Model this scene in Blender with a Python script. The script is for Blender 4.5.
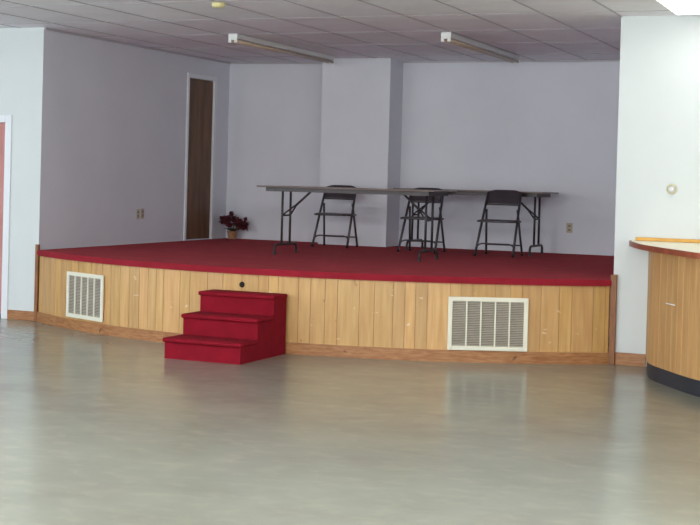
import bpy, bmesh, math, random
from mathutils import Vector, Matrix
for o in list(bpy.data.objects): bpy.data.objects.remove(o)
SC = bpy.context.scene
COL = SC.collection
PI = math.pi
R = random.Random(7)

# ------------------------------------------------------------------ camera
W, D, HS, H = 5.82, 4.085, 0.72, 2.96        # stage opening, stage depth, stage height, ceiling
f, pitch, roll, yaw = 1405.61, -.0166, .0266, .3885
right = Vector((math.cos(yaw), math.sin(yaw), 0)); fwd = Vector((-math.sin(yaw), math.cos(yaw), 0)); up = Vector((0, 0, 1))
f2 = fwd*math.cos(pitch)+up*math.sin(pitch); u2 = up*math.cos(pitch)-fwd*math.sin(pitch)
r3 = right*math.cos(roll)+u2*math.sin(roll); u3 = u2*math.cos(roll)-right*math.sin(roll)
cd = bpy.data.cameras.new('camera'); cam = bpy.data.objects.new('camera', cd); COL.objects.link(cam)
M = Matrix.Identity(4)
for i in range(3): M[i][0] = r3[i]; M[i][1] = u3[i]; M[i][2] = -f2[i]
M.translation = Vector((2.4388, -11.9273, 1.5213))
cam.matrix_world = M
cd.sensor_width = 36; cd.lens = f/700*36; cd.shift_y = -60.55/700; cd.clip_end = 100
SC.camera = cam

# ------------------------------------------------------------------ world, light, exposure
wd = bpy.data.worlds.new('world'); SC.world = wd; wd.use_nodes = True
wd.node_tree.nodes['Background'].inputs[0].default_value = (.75, .85, 1, 1)
wd.node_tree.nodes['Background'].inputs[1].default_value = .6
SC.view_settings.view_transform = 'Standard'; SC.view_settings.look = 'None'
SC.view_settings.exposure = 0.2; SC.view_settings.gamma = 1
SC.view_settings.use_curve_mapping = False
SC.cycles.use_denoising = True
SC.cycles.max_bounces = 10; SC.cycles.diffuse_bounces = 6

def area(name, loc, rot, sx, sy, power, col):
    l = bpy.data.lights.new(name, 'AREA'); l.shape = 'RECTANGLE'; l.size = sx; l.size_y = sy
    l.energy = power; l.color = col
    o = bpy.data.objects.new(name, l); COL.objects.link(o); o.location = loc; o.rotation_euler = rot
    return o
POW = 95                                     # each added hung fixture, a point lamp below its lens
WARM = (1.0, .985, .93); DAY = (.72, .86, 1.0)
HX0, HX1, HY0 = -9.0, 6.0, -14.5             # hall extents
# daylight through the two hall windows in the left wall
for wy in (-4.2, -8.6):
    area('window_daylight_fill', (HX0+.03, wy, 1.5), (0, -PI/2, 0), 1.4, 2.6, 46, DAY)

# frontal fill from two unseen windows added behind the camera
BW = [(-5.6, -2.8), (.6, 3.4)]
for x0, x1 in BW:
    area('window_daylight_fill', ((x0+x1)/2, HY0+.03, 1.5), (PI/2, 0, 0), 2.7, 1.35, 105, (.93, .97, 1.0))

# ------------------------------------------------------------------ materials
def srgb(r, g, b):
    return tuple(((c/255)/12.92 if c/255 <= .04045 else ((c/255+.055)/1.055)**2.4) for c in (r, g, b)) + (1,)
def mat(name, col, rough=.6, metal=0, noise=0, nscale=8, stretch=(1, 1, 1), bump=0, bscale=60, spec=.5, emit=0, col2=None, lo=.35, hi=.65, tint=False, coat=0):
    m = bpy.data.materials.new(name); m.use_nodes = True; nt = m.node_tree; N = nt.nodes; L = nt.links
    b = N['Principled BSDF']; b.inputs['Roughness'].default_value = rough; b.inputs['Metallic'].default_value = metal
    b.inputs['Specular IOR Level'].default_value = spec; b.inputs['Coat Weight'].default_value = coat
    tc = N.new('ShaderNodeTexCoord'); mp = N.new('ShaderNodeMapping'); L.new(tc.outputs['Object'], mp.inputs[0]); mp.inputs['Scale'].default_value = stretch
    nz = N.new('ShaderNodeTexNoise'); nz.inputs['Scale'].default_value = nscale; nz.inputs['Detail'].default_value = 5; L.new(mp.outputs[0], nz.inputs[0])
    rp = N.new('ShaderNodeValToRGB'); L.new(nz.outputs[0], rp.inputs[0])
    c2 = col2 or tuple(c*(1-noise) for c in col[:3])+(1,)
    rp.color_ramp.elements[0].position = lo; rp.color_ramp.elements[1].position = hi
    rp.color_ramp.elements[0].color = c2; rp.color_ramp.elements[1].color = col
    out = rp.outputs[0]
    if tint:
        at = N.new('ShaderNodeAttribute'); at.attribute_name = 'tint'
        mx = N.new('ShaderNodeMix'); mx.data_type = 'RGBA'; mx.blend_type = 'MULTIPLY'; mx.inputs[0].default_value = 1
        L.new(out, mx.inputs[6]); L.new(at.outputs['Color'], mx.inputs[7]); out = mx.outputs[2]
    L.new(out, b.inputs['Base Color'])
    if bump:
        n2 = N.new('ShaderNodeTexNoise'); n2.inputs['Scale'].default_value = bscale; n2.inputs['Detail'].default_value = 3; L.new(mp.outputs[0], n2.inputs[0])
        bp = N.new('ShaderNodeBump'); bp.inputs['Strength'].default_value = bump; bp.inputs['Distance'].default_value = .01
        L.new(n2.outputs[0], bp.inputs['Height']); L.new(bp.outputs[0], b.inputs['Normal'])
    if emit:
        b.inputs['Emission Color'].default_value = col; b.inputs['Emission Strength'].default_value = emit
    m['out'] = 1
    return m
def over(m, col, scale, stretch, lo, hi, detail=4, factor=1.0, coord='Object'):
    """lay a second blotch colour (scuffs, stains) over the base colour"""
    nt = m.node_tree; N = nt.nodes; L = nt.links; b = N['Principled BSDF']
    src = b.inputs['Base Color'].links[0].from_socket
    tc = N.new('ShaderNodeTexCoord'); mp = N.new('ShaderNodeMapping'); mp.inputs['Scale'].default_value = stretch; L.new(tc.outputs[coord], mp.inputs[0])
    mp.inputs['Location'].default_value = (scale*.37, 1.7, scale*.11)
    nz = N.new('ShaderNodeTexNoise'); nz.inputs['Scale'].default_value = scale; nz.inputs['Detail'].default_value = detail; L.new(mp.outputs[0], nz.inputs[0])
    mr = N.new('ShaderNodeMapRange'); mr.inputs[1].default_value = lo; mr.inputs[2].default_value = hi; mr.inputs[4].default_value = factor
    L.new(nz.outputs[0], mr.inputs[0])
    mx = N.new('ShaderNodeMix'); mx.data_type = 'RGBA'; L.new(mr.outputs[0], mx.inputs[0]); L.new(src, mx.inputs[6]); mx.inputs[7].default_value = col
    L.new(mx.outputs[2], b.inputs['Base Color'])
    return m

M_wall = mat('white_paint', srgb(210, 216, 218), .55, noise=.03, nscale=2, bump=.03, bscale=90)
M_stagewall = mat('white_paint_stage', srgb(216, 218, 227), .6, noise=.05, nscale=1.5, bump=.03, bscale=90)  # same paint as the hall walls, made lighter and bluer to brighten the stage
M_ceil = mat('ceiling_tile', srgb(244, 243, 250), .85, noise=.06, nscale=3, bump=.12, bscale=160, tint=True)
M_grid = mat('grid_metal_shaded', srgb(182, 178, 184), .5)  # white T-bars coloured grey, their shade put into the colour
M_floor = mat('polished_concrete', srgb(142, 146, 134), .21, noise=.16, nscale=1.6, stretch=(1, 1.2, 1), bump=.003, bscale=3, spec=.42, lo=.3, hi=.7)
over(M_floor, srgb(124, 120, 112), 2.2, (1, 1.3, 1), .5, .75, 7, .4)
over(M_floor, srgb(172, 170, 150), 6, (1, 1.3, 1), .5, .8, 7, .3)
M_carpet = mat('red_carpet', srgb(153, 37, 52), .95, noise=.2, nscale=5, bump=.5, bscale=300, spec=.1)
M_carpet.node_tree.nodes['Principled BSDF'].inputs['Sheen Weight'].default_value = .18
M_carpet.node_tree.nodes['Principled BSDF'].inputs['Sheen Tint'].default_value = srgb(220, 130, 130)
M_carpet2 = mat('stair_carpet', srgb(134, 21, 38), .95, noise=.15, nscale=9, bump=.5, bscale=300, spec=.12)
M_wood = mat('pine_panelling', srgb(212, 174, 118), .42, col2=srgb(190, 148, 92), nscale=3, stretch=(9, 9, .8), lo=.3, hi=.75, tint=True)
over(M_wood, srgb(226, 212, 184), 9, (1, 1, 1.6), .68, .72, 6, .6)
over(M_wood, srgb(120, 76, 40), 11, (1, 1, .7), .75, .79, 2, .7)
M_base = mat('stained_baseboard', srgb(176, 128, 84), .45, col2=srgb(140, 86, 46), nscale=5, stretch=(2, 2, 14), lo=.3, hi=.7)
over(M_base, srgb(90, 45, 25), 9, (1, 1, 1), .70, .74, 2, .8)
M_post = mat('dark_post', srgb(140, 88, 50), .5, noise=.3, nscale=6, stretch=(6, 6, 1))
M_barwood = mat('bar_panelling', srgb(198, 158, 106), .45, col2=srgb(176, 132, 82), nscale=3, stretch=(9, 9, .8), lo=.3, hi=.75, tint=True)
M_baredge = mat('bar_edge', srgb(164, 84, 56), .35, col2=srgb(130, 66, 44), nscale=8)
M_bartop = mat('bar_laminate', srgb(255, 247, 216), .3, noise=.04)
M_gold = mat('oak_strip', srgb(214, 160, 60), .4, noise=.15, nscale=9)
M_kick = mat('black_rubber', srgb(38, 42, 54), .5, noise=.2)
M_vent = mat('vent_enamel', srgb(232, 230, 214), .4, noise=.05, nscale=12)
M_louver = mat('vent_louver', srgb(206, 199, 186), .5, noise=.12, nscale=14)
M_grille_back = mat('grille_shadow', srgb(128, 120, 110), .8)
M_dark = mat('dark_recess', srgb(70, 62, 56), .8)
M_metal = mat('brown_enamel_tube', srgb(66, 60, 62), .4, metal=.3, noise=.15)
M_chair = mat('dark_brown_enamel', srgb(58, 50, 57), .42, noise=.15, nscale=9)
M_top = mat('table_laminate', srgb(108, 92, 84), .35, noise=.12, nscale=6)
M_door = mat('dark_door_veneer', srgb(118, 82, 52), .5, col2=srgb(88, 59, 37), nscale=3, stretch=(5, 5, .6))
M_door2 = mat('pink_door_veneer', srgb(196, 138, 132), .5, col2=srgb(178, 116, 110), nscale=3, stretch=(5, 5, .6))
M_trim = mat('trim_paint', srgb(226, 230, 236), .45, noise=.02)
M_plate_b = mat('beige_plate', srgb(178, 166, 142), .45, noise=.05)
M_plate_d = mat('brown_plate', srgb(180, 164, 150), .45, noise=.05)
M_plate_g = mat('grey_plate', srgb(190, 188, 168), .45, noise=.05)
M_fix = mat('fixture_enamel', srgb(222, 224, 222), .4, noise=.04)
M_tube = mat('fluorescent_tube_off', srgb(190, 170, 150), .3, noise=.05)
M_socket = mat('socket_plastic', srgb(124, 110, 94), .5)
M_black = mat('black_hole', srgb(22, 16, 14), .8)
M_brass = mat('brass', srgb(200, 176, 90), .35, metal=.6, noise=.1)
M_rim = mat('fitting_rim', srgb(206, 200, 170), .4, noise=.25, nscale=20)
M_cream = mat('yellowed_plastic', srgb(225, 215, 160), .5, noise=.05)
M_foil = mat('gold_foil', srgb(206, 160, 120), .35, metal=.4, noise=.35, nscale=25, bump=.6, bscale=60)
M_green = mat('leaf_green', srgb(58, 74, 48), .6, noise=.3, nscale=20)
M_maroon = mat('maroon_petal', srgb(96, 20, 36), .7, noise=.5, nscale=25)
M_stem = mat('brown_stem', srgb(80, 60, 40), .7)
M_lens = mat('lit_lens', (1, .98, .92, 1), .5, emit=3)
M_glass = mat('daylit_pane', (.8, .9, 1, 1), .1, emit=1.5)

# ------------------------------------------------------------------ helpers
class B:
    def __init__(s): s.bm = bmesh.new(); s.cl = None
    def box(s, x0, x1, y0, y1, z0, z1, bev=0, tint=None, mtx=None):
        vs = [s.bm.verts.new((x, y, z)) for z in (z0, z1) for y in (y0, y1) for x in (x0, x1)]
        fs = [s.bm.faces.new([vs[i] for i in q]) for q in ((0, 2, 3, 1), (4, 5, 7, 6), (0, 1, 5, 4), (2, 6, 7, 3), (0, 4, 6, 2), (1, 3, 7, 5))]
        if mtx is not None:
            for v in vs: v.co = mtx @ v.co
        if tint is not None:
            if s.cl is None: s.cl = s.bm.loops.layers.float_color.new('tint')
            for fc in fs:
                for l in fc.loops: l[s.cl] = (*tint, 1)
        if bev:
            es = list({e for fc in fs for e in fc.edges})
            bmesh.ops.bevel(s.bm, geom=es, offset=bev, segments=2, profile=.5, affect='EDGES', clamp_overlap=True)
        return s
    def tube(s, pts, r, n=10, caps=True):
        pts = [Vector(p) for p in pts]; rings = []
        prev = None
        for i, p in enumerate(pts):
            a = pts[max(i-1, 0)]; b = pts[min(i+1, len(pts)-1)]; t = (b-a).normalized()
            if prev is None:
                u = t.orthogonal().normalized()
            else:
                u = (prev - t*prev.dot(t)).normalized()
            prev = u; v = t.cross(u)
            rr = r[i] if isinstance(r, (list, tuple)) else r
            rings.append([s.bm.verts.new(p+(u*math.cos(2*PI*k/n)+v*math.sin(2*PI*k/n))*rr) for k in range(n)])
        for a, b in zip(rings, rings[1:]):
            for k in range(n):
                fc = s.bm.faces.new((a[k], a[(k+1) % n], b[(k+1) % n], b[k])); fc.smooth = True
        if caps: s.bm.faces.new(rings[0][::-1]); s.bm.faces.new(rings[-1])
        return s
    def lathe(s, prof, n=24, c=(0, 0, 0)):
        rings = [[s.bm.verts.new((c[0]+rr*math.cos(2*PI*k/n), c[1]+rr*math.sin(2*PI*k/n), c[2]+z)) for k in range(n)] for rr, z in prof]
        for a, b in zip(rings, rings[1:]):
            for k in range(n):
                fc = s.bm.faces.new((a[k], a[(k+1) % n], b[(k+1) % n], b[k])); fc.smooth = True
        s.bm.faces.new(rings[0][::-1]); s.bm.faces.new(rings[-1])
        return s
    def prism(s, poly, z0, z1, bev=0):
        lo = [s.bm.verts.new((x, y, z0)) for x, y in poly]; hi = [s.bm.verts.new((x, y, z1)) for x, y in poly]
        fs = [s.bm.faces.new(lo[::-1]), s.bm.faces.new(hi)]
        n = len(poly)
        for k in range(n): fs.append(s.bm.faces.new((lo[k], lo[(k+1) % n], hi[(k+1) % n], hi[k])))
        if bev:
            es = list({e for fc in fs[:2] for e in fc.edges})
            bmesh.ops.bevel(s.bm, geom=es, offset=bev, segments=2, profile=.5, affect='EDGES', clamp_overlap=True)
        return s
    def wallstrip(s, inner, outer, z0, z1, tint=None):
        """solid between two plan polylines"""
        n = len(inner); vs = [[s.bm.verts.new((p[0], p[1], z)) for p in ln] for ln in (inner, outer) for z in (z0, z1)]
        i0, i1, o0, o1 = vs; fs = []
        for k in range(n-1):
            for q in ((o0[k], o0[k+1], o1[k+1], o1[k]), (i0[k+1], i0[k], i1[k], i1[k+1]), (i1[k], o1[k], o1[k+1], i1[k+1]), (i0[k], i0[k+1], o0[k+1], o0[k])):
                fs.append(s.bm.faces.new(q))
        fs.append(s.bm.faces.new((i0[0], o0[0], o1[0], i1[0]))); fs.append(s.bm.faces.new((i0[-1], i1[-1], o1[-1], o0[-1])))
        if tint is not None:
            if s.cl is None: s.cl = s.bm.loops.layers.float_color.new('tint')
            for fc in fs:
                for l in fc.loops: l[s.cl] = (*tint, 1)
        return s
    def obj(s, name, m, parent=None, smooth=False, **kw):
        bmesh.ops.recalc_face_normals(s.bm, faces=s.bm.faces[:])
        me = bpy.data.meshes.new(name); s.bm.to_mesh(me); s.bm.free(); me.materials.append(m)
        if smooth:
            for p in me.polygons: p.use_smooth = True
        o = bpy.data.objects.new(name, me); COL.objects.link(o)
        if parent: o.parent = parent
        for k, v in kw.items(): o[k] = v
        return o
def struct(b, name, m, parent=None):
    return b.obj(name, m, parent, **({} if parent else {'kind': 'structure'}))
def thing(name, label, cat, loc=(0, 0, 0), rz=0, group=None):
    o = bpy.data.objects.new(name, None); COL.objects.link(o); o.location = loc; o.rotation_euler = (0, 0, rz)
    o.empty_display_size = .1; o['label'] = label; o['category'] = cat
    if group: o['group'] = group
    return o
def dup(root, loc, rz=0, label=None):
    c = root.copy(); COL.objects.link(c); c.location = loc; c.rotation_euler = (0, 0, rz)
    if label: c['label'] = label
    for ch in list(root.children):
        d = ch.copy(); COL.objects.link(d); d.parent = c
        for g in list(ch.children):
            e = g.copy(); COL.objects.link(e); e.parent = d
    return c

# ------------------------------------------------------------------ the room
T = .15
DX0, DX1, DZ1 = -7.12, -6.25, 2.0           # hall door opening
SY0, SY1, SZ1 = 3.02, 3.665, HS+1.97        # stage door opening
struct(B().box(HX0-T, HX1+T, HY0-T, D+T, -.1, 0), 'floor', M_floor)
b = B(); b.box(HX0, DX0, 0, T, 0, H); b.box(DX0, DX1, 0, T, DZ1, H); b.box(DX1, -W-T, 0, T, 0, H); b.box(-W-T, -W, 0, .004, 0, H)
struct(b, 'wall_front_left', M_wall)
struct(B().box(0, HX1, 0, T, 0, H), 'wall_front_right', M_wall)
b = B(); b.box(-W-T, -W, .004, SY0, 0, H); b.box(-W-T, -W, SY0, SY1, SZ1, H); b.box(-W-T, -W, SY1, D, 0, H); b.box(-W-T, -W, SY0, SY1, 0, HS)
struct(b, 'wall_stage_left', M_stagewall)
struct(B().box(0, T, T, D, 0, H), 'wall_stage_right', M_stagewall)
struct(B().box(-W-T, T, D, D+T, 0, H), 'wall_stage_back', M_stagewall)
struct(B().box(-4.343, -3.465, 3.652, D, HS+.001, H), 'wall_stage_column', M_stagewall)
b = B(); ws = [(-5.5, -2.9), (-9.9, -7.3)]
b.box(HX0-T, HX0, HY0, -9.9, 0, H); b.box(HX0-T, HX0, -7.3, -5.5, 0, H); b.box(HX0-T, HX0, -2.9, T, 0, H)
for y0, y1 in ws: b.box(HX0-T, HX0, y0, y1, 0, .8); b.box(HX0-T, HX0, y0, y1, 2.2, H)
struct(b, 'wall_left', M_wall)
for i, (y0, y1) in enumerate(ws):
    w = struct(B().box(HX0-.09, HX0-.07, y0, y1, .8, 2.2), 'window_%d' % (i+1), M_glass)
    b = B(); b.box(HX0-.1, HX0-.05, y0, y0+.06, .8, 2.2); b.box(HX0-.1, HX0-.05, y1-.06, y1, .8, 2.2); b.box(HX0-.1, HX0-.05, y0+.06, y1-.06, .8, .86); b.box(HX0-.1, HX0-.05, y0+.06, y1-.06, 2.14, 2.2); b.box(HX0-.1, HX0-.05, (y0+y1)/2-.03, (y0+y1)/2+.03, .86, 2.14)
    b.obj('window_frame', M_trim, w)
struct(B().box(HX1, HX1+T, HY0, T, 0, H), 'wall_right', M_wall)
b = B(); b.box(HX0-T, BW[0][0], HY0-T, HY0, 0, H); b.box(BW[0][1], BW[1][0], HY0-T, HY0, 0, H); b.box(BW[1][1], HX1+T, HY0-T, HY0, 0, H)
for x0, x1 in BW: b.box(x0, x1, HY0-T, HY0, 0, .8); b.box(x0, x1, HY0-T, HY0, 2.2, H)
struct(b, 'wall_back', M_wall)
for i, (x0, x1) in enumerate(BW):  # unseen rear windows, added to go with the fill lamps
    w = struct(B().box(x0, x1, HY0-.09, HY0-.07, .8, 2.2), 'window_%d' % (i+3), M_glass)
    b = B(); b.box(x0, x0+.06, HY0-.1, HY0-.05, .8, 2.2); b.box(x1-.06, x1, HY0-.1, HY0-.05, .8, 2.2); b.box(x0+.06, x1-.06, HY0-.1, HY0-.05, .8, .86); b.box(x0+.06, x1-.06, HY0-.1, HY0-.05, 2.14, 2.2); b.box((x0+x1)/2-.03, (x0+x1)/2+.03, HY0-.1, HY0-.05, .86, 2.14)
    b.obj('window_frame', M_trim, w)

# suspended ceiling: tiles .61 x 1.22, every tile its own faint shade
gx0, gy0 = -1.217, -.35
b = B(); t = B()
def tiles(x0, x1, y0, y1):
    k0 = math.floor((x0-gx0)/.61); k1 = math.ceil((x1-gx0)/.61); j0 = math.floor((y0-gy0)/1.22); j1 = math.ceil((y1-gy0)/1.22)
    for k in range(k0, k1):
        for j in range(j0, j1):
            a, c = max(x0, gx0+k*.61), min(x1, gx0+(k+1)*.61); e, g = max(y0, gy0+j*1.22), min(y1, gy0+(j+1)*1.22)
            if c-a < .01 or g-e < .01: continue
            v = R.uniform(.93, 1.03); b.box(a, c, e, g, H, H+.02, tint=(v, v*R.uniform(.98, 1.01), v))
    for k in range(k0, k1+1):
        x = gx0+k*.61
        if x0+.02 < x < x1-.02: t.box(x-.009, x+.009, y0, y1, H-.004, H-.0005)
    for j in range(j0, j1+1):
        y = gy0+j*1.22
        if y0+.02 < y < y1-.02: t.box(x0, x1, y-.009, y+.009, H-.003, H-.0002)
tiles(-W, 0, 0, D); tiles(HX0, HX1, -14.5, 0)
b.box(HX0-T, HX1+T, HY0-T, D+T, H+.02, H+.1, tint=(1, 1, 1))
struct(b, 'ceiling', M_ceil)
struct(t, 'trim_1', M_grid)
# wall angle round the stage ceiling
b = B(); b.box(-W, -W+.02, .0, D, H-.022, H-.0045); b.box(-W+.02, 0, D-.02, D, H-.022, H-.0045)
struct(b, 'trim_2', M_grid)

# doors
d = struct(B().box(DX0+.005, DX1-.005, .006, .046, .05, DZ1-.005), 'door_1', M_door2)
b = B(); b.box(DX1, DX1+.075, -.018, 0, 0, DZ1+.075, .004); b.box(DX0-.075, DX0, -.018, 0, 0, DZ1+.075, .004); b.box(DX0, DX1, -.018, 0, DZ1, DZ1+.075, .004)
b.obj('door_casing', M_trim, d)
B().box(DX0, DX1, .0, T, 0, .02).obj('gap_shade', M_dark, d)  # dark strip painting the shade of the gap under the door
h = B().lathe([(.012, 0), (.012, .04), (.03, .05), (.03, .075), (.015, .085)], 16).obj('door_handle', M_brass, d)
h.rotation_euler = (PI/2, 0, 0); h.location = (DX0+.07, .006, .95)
d = struct(B().box(-W-.045, -W-.01, SY0+.004, SY1-.004, HS+.01, SZ1-.004), 'door_2', M_door)
b = B(); b.box(-W, -W+.018, SY0-.045, SY0, HS, SZ1+.055, .004); b.box(-W, -W+.018, SY1, SY1+.055, HS, SZ1+.055, .004); b.box(-W, -W+.018, SY0, SY1, SZ1, SZ1+.055, .004)
b.obj('door_casing', M_trim, d)
# baseboards on the hall walls
struct(B().box(DX1+.077, -W-.022, -.016, 0, 0, .095, .004), 'baseboard_left', M_base)
struct(B().box(.037, .296, -.016, 0, 0, .105, .004), 'baseboard_right', M_base)

# ------------------------------------------------------------------ the stage
SAG = .94; RR = ((W/2)**2+SAG**2)/(2*SAG); CY = RR-SAG; CXs = -W/2
def arc_pt(a, r): return (CXs+r*math.sin(a), CY-r*math.cos(a))
def clip(p): return (min(max(p[0], -W+.003), -.003), p[1])
AM = math.asin((W/2)/RR)
def arc(a0, a1, r, n): return [arc_pt(a0+(a1-a0)*k/n, r) for k in range(n+1)]
stage = thing('stage', 'low bow-fronted stage with red carpet deck and knotty pine panelled front', 'stage', (0, 0, 0))
AE = AM-.006
top = [clip(p) for p in arc(-AE, AE, RR+.028, 72)]
poly = [(-W+.003, D-.003)] + top + [(-.003, D-.003)]
deck = B().prism([(x, y) for x, y in poly], HS-.055, HS, .012).obj('carpet_deck', M_carpet, stage)
# random-width planks with fine grooves, each plank its own shade
b = B(); a = -AM+.006
seq = [.10, .19, .13, .09, .16, .11]
k = 0
while a < AM-.007:
    wdt = R.choice(seq)/RR; a1 = min(a+wdt, AM-.006); v = R.uniform(.88, 1.06)
    tc = (v, v*R.uniform(.95, 1.0), v*R.uniform(.88, 1.0))
    n = 3
    b.wallstrip(arc(a+.0006, a1-.0006, RR-.016, n), arc(a+.0006, a1-.0006, RR, n), .02, HS-.055, tc)
    a = a1; k += 1
b.wallstrip(arc(-AM+.007, AM-.007, RR-.03, 60), arc(-AM+.007, AM-.007, RR-.0055, 60), .02, HS-.056, (.66, .58, .5))
b.obj('panelled_front', M_wood, stage)
B().wallstrip(arc(-AM+.006, AM-.006, RR+.0005, 60), arc(-AM+.006, AM-.006, RR+.017, 60), 0, .098).obj('baseboard', M_base, stage)
B().box(-W-.02, -W+.016, -.034, -.001, 0, .775, .003).obj('corner_post', M_post, stage)
B().box(-.018, .035, -.034, -.001, 0, .765, .003).obj('corner_post', M_post, stage)
def on_arc(x, off):
    a = math.asin((x-CXs)/RR); return arc_pt(a, RR+off), a
p, a_ = on_arc(-3.055, .001)
h = B().lathe([(.020, -.01), (.026, .0), (.024, .008), (.012, .010)], 16).obj('cable_hole', M_black, stage)
h.matrix_local = Matrix.Translation((p[0], p[1], .572)) @ Matrix.Rotation(a_, 4, 'Z') @ Matrix.Rotation(PI/2, 4, 'X')

def vent(name, label, x0, x1, z0, z1):
    xc = (x0+x1)/2; p, a = on_arc(xc, .003); w = (x1-x0)/2/math.cos(a); hh = (z1-z0)
    t = thing(name, label, 'vent', (p[0], p[1], z0), a, 'return air grilles in the stage front')
    fr = .036
    b = B(); b.box(-w, -w+fr, -.016, 0, 0, hh, .003); b.box(w-fr, w, -.016, 0, 0, hh, .003); b.box(-w+fr, w-fr, -.016, 0, 0, fr, .003); b.box(-w+fr, w-fr, -.016, 0, hh-fr, hh, .003)
    b.obj('frame', M_vent, t)
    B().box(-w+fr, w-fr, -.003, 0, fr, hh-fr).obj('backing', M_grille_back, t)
    iw = (2*w-2*fr); n = 26
    b = B()
    for k in range(n):
        z = fr+(k+.5)*(hh-2*fr)/n
        m = Matrix.Translation((0, -.008, z)) @ Matrix.Rotation(math.radians(-38), 4, 'X')
        b.box(-iw/2, iw/2, -.0068, .0068, -.0008, .0008, mtx=m)
    b.obj('louvers', M_louver, t)
    for k in range(1, 5):
        x = -iw/2+iw*k/5
        B().box(x-.006, x+.006, -.0165, -.003, fr, hh-fr, .001).obj('divider', M_vent, t)
    return t
vent('air_vent', 'white louvered air vent low on the stage front at its left end', -5.205, -4.642, .118, .555)
vent('air_vent', 'wider cream louvered air vent in the stage front right of the red steps', -1.252, -.632, .104, .553)

# carpeted steps
st = thing('carpeted_steps', 'portable red carpeted three-tread steps standing against the stage front', 'steps', (-2.975, -1.818, 0), math.radians(-1))
ys = [0, .295, .58]; zs = [.173, .347, .52]; yb = .852
sw = .352
b = B()
prof = [(ys[0]+.022, 0), (ys[0]+.022, zs[0]-.02), (ys[1]+.022, zs[0]-.02), (ys[1]+.022, zs[1]-.02), (ys[2]+.022, zs[1]-.02), (ys[2]+.022, zs[2]-.02), (yb, zs[2]-.02), (yb, 0)]
l = [b.bm.verts.new((-sw, y, z)) for y, z in prof]; r = [b.bm.verts.new((sw, y, z)) for y, z in prof]
b.bm.faces.new(l); b.bm.faces.new(r[::-1])
for k in range(len(prof)): b.bm.faces.new((l[k], l[(k+1) % 8], r[(k+1) % 8], r[k]))
b.obj('risers', M_carpet2, st)
for k in range(3):
    y1 = (ys+[yb])[k+1]+(.02 if k < 2 else 0)
    b = B(); b.box(-sw-.012, sw+.012, ys[k]-.008, y1, zs[k]-.036, zs[k], .014)
    b.obj('tread', M_carpet2, st, True)

# ------------------------------------------------------------------ bar at the right
bar = thing('bar_counter', 'curved pine panelled bar counter with cream top and dark kick at right wall', 'bar counter', (0, 0, 0))
def cr(pts, n=8):
    out = []
    P = [Vector(p) for p in pts]; P = [2*P[0]-P[1]]+P+[2*P[-1]-P[-2]]
    for i in range(1, len(P)-2):
        for k in range(n):
            t_ = k/n; a, b_, c, d_ = P[i-1:i+3]
            out.append(.5*((2*b_)+(c-a)*t_+(2*a-5*b_+4*c-d_)*t_*t_+(3*b_-a-3*c+d_)*t_**3))
    out.append(P[-2]); return out
cab = cr([(.292, -.006), (.362, -.38), (.46, -.75), (.66, -1.09), (.95, -1.50), (1.35, -1.85), (1.9, -2.12), (2.6, -2.22)])
def offs(line, d_):
    o = []
    for i, p in enumerate(line):
        a = line[max(i-1, 0)]; b_ = line[min(i+1, len(line)-1)]; t_ = (b_-a).normalized(); o.append(Vector((p.x-t_.y*-1*-d_, p.y+t_.x*-1*d_)))
    return o
# arc-length resample for planks
def resample(line, step):
    out = [line[0]]; acc = 0
    for a, b_ in zip(line, line[1:]):
        L_ = (b_-a).length; s_ = step-acc
        while s_ <= L_: out.append(a+(b_-a)*(s_/L_)); s_ += step
        acc = L_-(s_-step)
    return out
fine = resample(cab, .01)
outn = -1 if offs(fine, .1)[10].x > fine[10].x else 1
def off(line, d_): return offs(line, outn*d_)
fin_in = off(fine, -.02)
b = B(); i = 0; n = len(fine)
while i < n-3:
    w_ = R.choice([10, 13, 18]); j = min(i+w_, n-1); v = R.uniform(.9, 1.05)
    b.wallstrip(fin_in[i:j], fine[i:j], .12, 1.02, (v, v*R.uniform(.96, 1), v*.97)) if j-i > 2 else None
    i = j
b.wallstrip(off(fine, -.03)[::4], off(fine, -.008)[::4], .12, 1.02, (.45, .4, .33))
b.obj('panelled_front', M_barwood, bar)
kk = off(cab, -.012)
B().wallstrip(off(cab, -.04), kk, 0, .12).obj('toe_kick', M_kick, bar)
edge = cr([(.128, -.006), (.17, -.2), (.34, -.70), (.53, -1.08), (.76, -1.48), (.985, -1.83), (1.33, -2.0), (1.9, -2.28), (2.6, -2.36)])
ez = resample(edge, .02); ei = off(ez, -.02)
ei[0].y = -.006
B().prism([(p.x, p.y) for p in ei]+[(ei[-1].x, -.006)], 1.022, 1.062).obj('countertop', M_bartop, bar)
B().wallstrip(ei, ez, 1.02, 1.0625).obj('wood_edge', M_baredge, bar)
B().box(.18, 2.6, -.022, -.001, 1.0635, 1.092, .003).obj('back_strip', M_gold, bar)
sc_ = B().box(0, .17, -.0015, .0015, -.004, .004).obj('scratch', M_trim, bar, label='pale scuff mark')
bi = min(range(len(fine)), key=lambda q: abs(fine[q].x-.62)); tn = (fine[bi+5]-fine[bi-5]).normalized()
sc_.location = (off(fine, .0015)[bi].x, off(fine, .0015)[bi].y, .63); sc_.rotation_euler = (0, 0, math.atan2(tn.y, tn.x))

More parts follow.
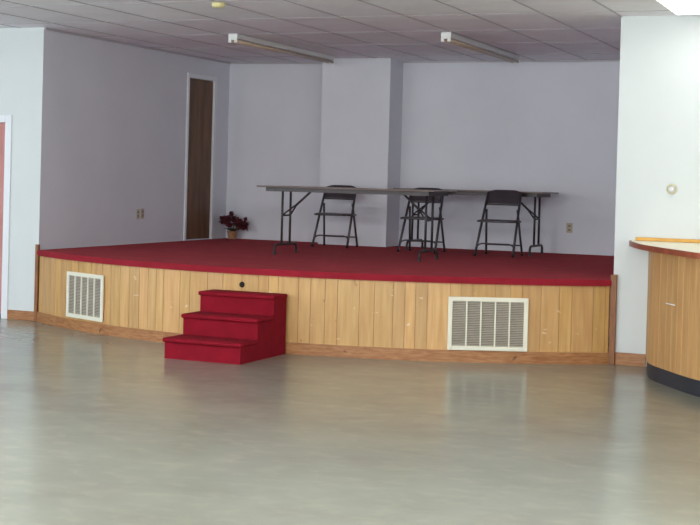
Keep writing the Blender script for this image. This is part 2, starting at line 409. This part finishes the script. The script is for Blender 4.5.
# ------------------------------------------------------------------ folding tables
def table(label, L, loc, inset):
    t = thing('folding_table', label, 'table', loc, 0, 'long folding tables on the stage')
    h, w = .706, .72
    b = B(); b.box(-L/2, L/2, -w/2, w/2, h-.016, h, .004); b.obj('tabletop', M_top, t)
    b = B(); a, c = L/2-.085, w/2-.05
    b.box(-a, a, -c, -c+.02, h-.056, h-.0165); b.box(-a, a, c-.02, c, h-.056, h-.0165); b.box(-a, -a+.02, -c+.02, c-.02, h-.056, h-.0165); b.box(a-.02, a, -c+.02, c-.02, h-.056, h-.0165)
    b.obj('apron', M_metal, t)
    for s in (-1, 1):
        x = s*(L/2-inset)
        b = B()
        for y in (-.1, .1): b.tube([(x, y, h-.03), (x, y, .10)], .0125)
        arch = [(x, -.27, .0), (x, -.27, .06), (x, -.255, .085), (x, -.225, .1), (x, .225, .1), (x, .255, .085), (x, .27, .06), (x, .27, 0)]
        b.tube(arch, .0135)
        b.tube([(x, -.1, .40), (x, .1, .40)], .009)
        lg = b.obj('leg_frame', M_metal, t)
        for y in (-.27, .27): B().lathe([(.017, 0), (.019, .004), (.017, .022)], 12, (x, y, 0)).obj('foot_cap', M_chair, lg)
        b = B(); xi = x-s*.30
        for y in (-.1, .1): b.tube([(x, y, .40), (x-s*.10, y*.2, .50)], .009)
        b.tube([(x-s*.09, 0, .49), (xi, 0, h-.03)], .012)
        b.tube([(xi, -c+.02, h-.03), (xi, c-.02, h-.03)], .008)
        b.obj('brace', M_metal, t)
    return t
table('long folding table nearer the stage edge, in front of the first chair', 1.94, (-2.955, 1.43, HS+.001), .18)
table('dark folding table standing close to the back wall, behind the two right chairs', 1.76, (-2.33, 3.52, HS+.001), .155)

# ------------------------------------------------------------------ folding chairs
def chair(label, loc, rz=0):
    c = thing('folding_chair', label, 'chair', loc, rz, 'metal folding chairs on the stage')
    b = B()
    fl, bt = (.212, -.2, .0), (.186, .165, .70)
    def fr(z, s=1):
        t_ = z/.70; return Vector((s*(fl[0]+(bt[0]-fl[0])*t_), fl[1]+(bt[1]-fl[1])*t_, z))
    for s in (-1, 1):
        q = B().tube([fr(.008, s), fr(.3, s), fr(.685, s)], .0135).obj('leg', M_chair, c)
        B().tube([fr(.0, s), fr(.022, s)], .0145).obj('foot_cap', M_black, q)
    for s in (-1, 1):
        top_ = fr(.50, s)+Vector((-s*.018, .012, 0)); ft = Vector((s*.205, .20, .0))
        q = B().tube([top_, top_.lerp(ft, .5), ft+Vector((0, 0, .008))], .0125).obj('leg', M_chair, c)
        B().tube([ft+Vector((0, 0, .0)), ft.lerp(top_, .04)], .0135).obj('foot_cap', M_black, q)
    a, e = fr(.10, -1), fr(.10, 1)
    z = .125
    b = B(); b.tube([a, a+Vector((.03, .004, .022)), a+Vector((.06, .006, .03)), e+Vector((-.06, .006, .03)), e+Vector((-.03, .004, .022)), e], .008)
    b.obj('front_stretcher', M_chair, c)
    B().tube([(-.199, .172, .11), (.199, .172, .11)], .0075).obj('rear_stretcher', M_chair, c)
    # seat pan with rounded front corners and rolled lip
    sp = [(-.18, .12), (.18, .12), (.19, 0), (.195, -.15), (.185, -.2), (.15, -.225), (-.15, -.225), (-.185, -.2), (-.195, -.15), (-.19, 0)]
    B().prism(sp, .362, .388, .008).obj('seat', M_chair, c)
    for s in (-1, 1): B().tube([(s*.198, -.17, .372), (s*.198, .13, .372)], .011).obj('seat_rail', M_chair, c)
    # curved pressed backrest with crowned top edge
    bm = B(); nx, nz = 12, 6; g = []
    for side in (0, 1):
        rows = []
        for j in range(nz+1):
            row = []
            for i_ in range(nx+1):
                u = -1+2*i_/nx
                ztop = .715-.022*max(0, (abs(u)-.55)/.45)**1.6
                z = .545+(ztop-.545)*j/nz; p_ = fr(min(z, .70)); hw = p_.x-.002
                y = p_.y+.025*(1-u*u)+(.012 if side else 0)+(z-.70 if z > .7 else 0)*.2
                row.append(bm.bm.verts.new((u*hw, y, z)))
            rows.append(row)
        g.append(rows)
    for side in (0, 1):
        for j in range(nz):
            for i_ in range(nx):
                q = (g[side][j][i_], g[side][j][i_+1], g[side][j+1][i_+1], g[side][j+1][i_]); fc = bm.bm.faces.new(q if side == 0 else q[::-1]); fc.smooth = True
    for j in range(nz):
        for i_ in (0, nx): bm.bm.faces.new((g[0][j][i_], g[0][j+1][i_], g[1][j+1][i_], g[1][j][i_]))
    for i_ in range(nx):
        for j in (0, nz): bm.bm.faces.new((g[0][j][i_], g[0][j][i_+1], g[1][j][i_+1], g[1][j][i_]))
    bm.obj('backrest', M_chair, c)
    return c
ch0 = chair('dark metal folding chair in front of the white column, leftmost on the stage', (-3.905, 3.15, HS+.007), math.radians(4))
dup(ch0, (-2.735, 2.86, HS+.007), math.radians(2), 'dark folding chair in the middle, seen through the right legs of the front table')
dup(ch0, (-1.845, 2.86, HS+.007), math.radians(0), 'dark metal folding chair standing alone at right, before the back table end')

# ------------------------------------------------------------------ flowers in the corner
fl_ = thing('potted_flowers', 'small gold-wrapped pot of dark maroon artificial flowers in the stage corner', 'potted plant', (-5.61, 3.86, HS+.001))
B().lathe([(.045, 0), (.05, .005), (.064, .085), (.072, .098), (.076, .102), (.064, .094), (.05, .088)], 20).obj('pot', M_foil, fl_)
b = B()
tips = []
rr = random.Random(3)
for k in range(9):
    an = 2*PI*k/9+rr.uniform(-.3, .3); rad = rr.uniform(.03, .13); zt = rr.uniform(.16, .26)
    tips.append(Vector((rad*math.cos(an)+.015, rad*math.sin(an), zt)))
tips += [Vector((.17, -.02, .165)), Vector((.13, .05, .18)), Vector((-.12, -.02, .24)), Vector((-.02, 0, .285)), Vector((-.16, .02, .23)), Vector((.09, -.05, .25)), Vector((.16, .03, .22))]
for tp in tips: b.tube([(tp.x*.1, tp.y*.1, .085), (tp.x*.5, tp.y*.5, .085+(tp.z-.085)*.6), tp], .003, 6)
b.obj('stems', M_stem, fl_)
def leaf(b, c, d_, up_, L_, w_):
    d_ = d_.normalized(); s_ = d_.cross(up_).normalized(); n_ = s_.cross(d_).normalized()
    P = [(0, 0, 0), (.3, .8, .06), (.65, 1, .05), (1, 0, -.12), (.65, -1, .05), (.3, -.8, .06)]
    vs = [b.bm.verts.new(c+d_*(x*L_)+s_*(y*w_/2)+n_*(z*L_)) for x, y, z in P]
    m_ = b.bm.verts.new(c+d_*(.5*L_)+n_*(-.02*L_))
    for k in range(6): b.bm.faces.new((vs[k], vs[(k+1) % 6], m_))
b = B()
for tp in tips:
    for k in range(13):
        an = 2*PI*k/9+rr.uniform(-.2, .2); el = rr.uniform(-1.1, 1.4)
        leaf(b, tp, Vector((math.cos(an)*math.cos(el), math.sin(an)*math.cos(el), math.sin(el))), Vector((0, 0, 1)), rr.uniform(.06, .085), .052)
b.obj('petals', M_maroon, fl_)
b = B()
for k in range(9):
    an = 2*PI*k/9; leaf(b, Vector((.03*math.cos(an), .03*math.sin(an), .105)), Vector((math.cos(an), math.sin(an), .5)), Vector((0, 0, 1)), .09, .045)
b.obj('leaves', M_green, fl_)

# ------------------------------------------------------------------ wall plates
def outlet(label, loc, rz, m, kind='outlet'):
    t = thing('wall_outlet', label, 'outlet', loc, rz)
    B().box(-.035, .035, -.007, 0, -.057, .057, .003).obj('cover_plate', m, t)
    for z in (-.026, .018):
        B().box(-.014, .014, -.0095, -.007, z-.012+.004, z+.012+.004, .002).obj('socket', M_socket, t)
    return t
outlet('greyish wall outlet on the left stage wall, left of the pair', (-W, 1.905, 1.055), PI/2, M_plate_g)
outlet('brownish wall outlet on the left stage wall, right of the pair', (-W, 2.005, 1.06), PI/2, M_plate_d)
outlet('tan wall outlet on the stage back wall, right of the tables', (-1.363, D, 1.018), 0, M_plate_b)
t = thing('wall_bumper', 'small round white and brass fitting on the white wall above the bar', 'wall fitting', (.469, 0, 1.506))
q = B().lathe([(.044, 0), (.044, .008), (.036, .018), (.028, .018), (.026, .010)], 24).obj('rim', M_rim, t); q.rotation_euler = (PI/2, 0, 0)
q = B().lathe([(.026, .006), (.026, .014), (.018, .026), (.006, .030)], 20).obj('button', M_trim, t); q.rotation_euler = (PI/2, 0, 0)

# ------------------------------------------------------------------ ceiling fittings
def strip(label, x, y0, y1):
    t = thing('strip_light', label, 'ceiling light', (x, y0, H), 0, 'unlit fluorescent strips over the stage')
    L_ = y1-y0
    b = B(); b.box(-.045, .045, .012, L_-.012, -.055, -.005, .004); b.obj('housing', M_fix, t)
    for y in (0, L_-.012):
        b = B(); b.box(-.05, .05, y, y+.012, -.068, -.005, .002); b.box(-.05, -.016, y, y+.012, -.095, -.068, .002); b.box(.016, .05, y, y+.012, -.095, -.068, .002)
        b.obj('end_cap', M_fix, t)
    for s in (-1, 1): B().tube([(s*.031, .012, -.076), (s*.031, L_-.012, -.076)], .013).obj('fluorescent_tube', M_tube, t)
    return t
strip('unlit fluorescent strip on the stage ceiling, the left one by the column', -4.09, .78, 3.32)
strip('unlit fluorescent strip on the stage ceiling, the right one', -1.885, .96, 3.45)
t = thing('smoke_detector', 'small yellowed round detector on the ceiling before the stage', 'smoke detector', (-3.06, -1.50, H))
q = B().lathe([(.058, 0), (.058, -.02), (.05, -.035), (.03, -.042)], 20, (0, 0, -.0045)).obj('housing', M_cream, t)

# lit ceiling fixtures of the hall; hung ones unseen, added for light (the first shows at the top right of the photograph)
def troffer(label, x, y, drop, dep):
    t = thing('ceiling_light', label, 'ceiling light', (x, y, H-drop), 0, 'lit hall ceiling lights')
    b = B(); w, l = .305, .61
    b.box(-w, -w+.02, -l, l, -dep, -.004); b.box(w-.02, w, -l, l, -dep, -.004); b.box(-w+.02, w-.02, -l, -l+.02, -dep, -.004); b.box(-w+.02, w-.02, l-.02, l, -dep, -.004)
    b.obj('frame', M_fix, t)
    B().box(-w+.02, w-.02, -l+.02, l-.02, -dep*1.25, -.01, .008).obj('diffuser', M_lens, t)
    if drop:
        for yy in (-.45, .45): B().tube([(0, yy, -.01), (0, yy, drop-.005)], .006).obj('rod', M_fix, t)
    return t
troffer('glowing white rectangular ceiling light by the right front wall', .80, -.90, 0, .028)
area('fixture_fill_light', (.80, -.90, H-.045), (0, 0, 0), .55, 1.16, 2, WARM)
f1 = None
for x, y in [(-6.2, -6.4), (-2.7, -6.4), (.8, -6.4), (4.2, -6.4), (-6.2, -9.6), (-2.7, -9.6), (.8, -9.6), (4.2, -9.6), (-2.7, -12.8), (.8, -12.8)]:
    if f1: dup(f1, (x, y, H-.32))
    else: f1 = troffer('added ceiling light on two rods, out of view, there to light the hall', x, y, .32, .06)
    l = bpy.data.lights.new('fixture_fill_light', 'POINT'); l.energy = POW; l.color = WARM; l.shadow_soft_size = .07  # lamp of an added hung fixture, lights the stage and ceiling
    o = bpy.data.objects.new('fixture_fill_light', l); COL.objects.link(o); o.location = (x, y, H-.32-.16)
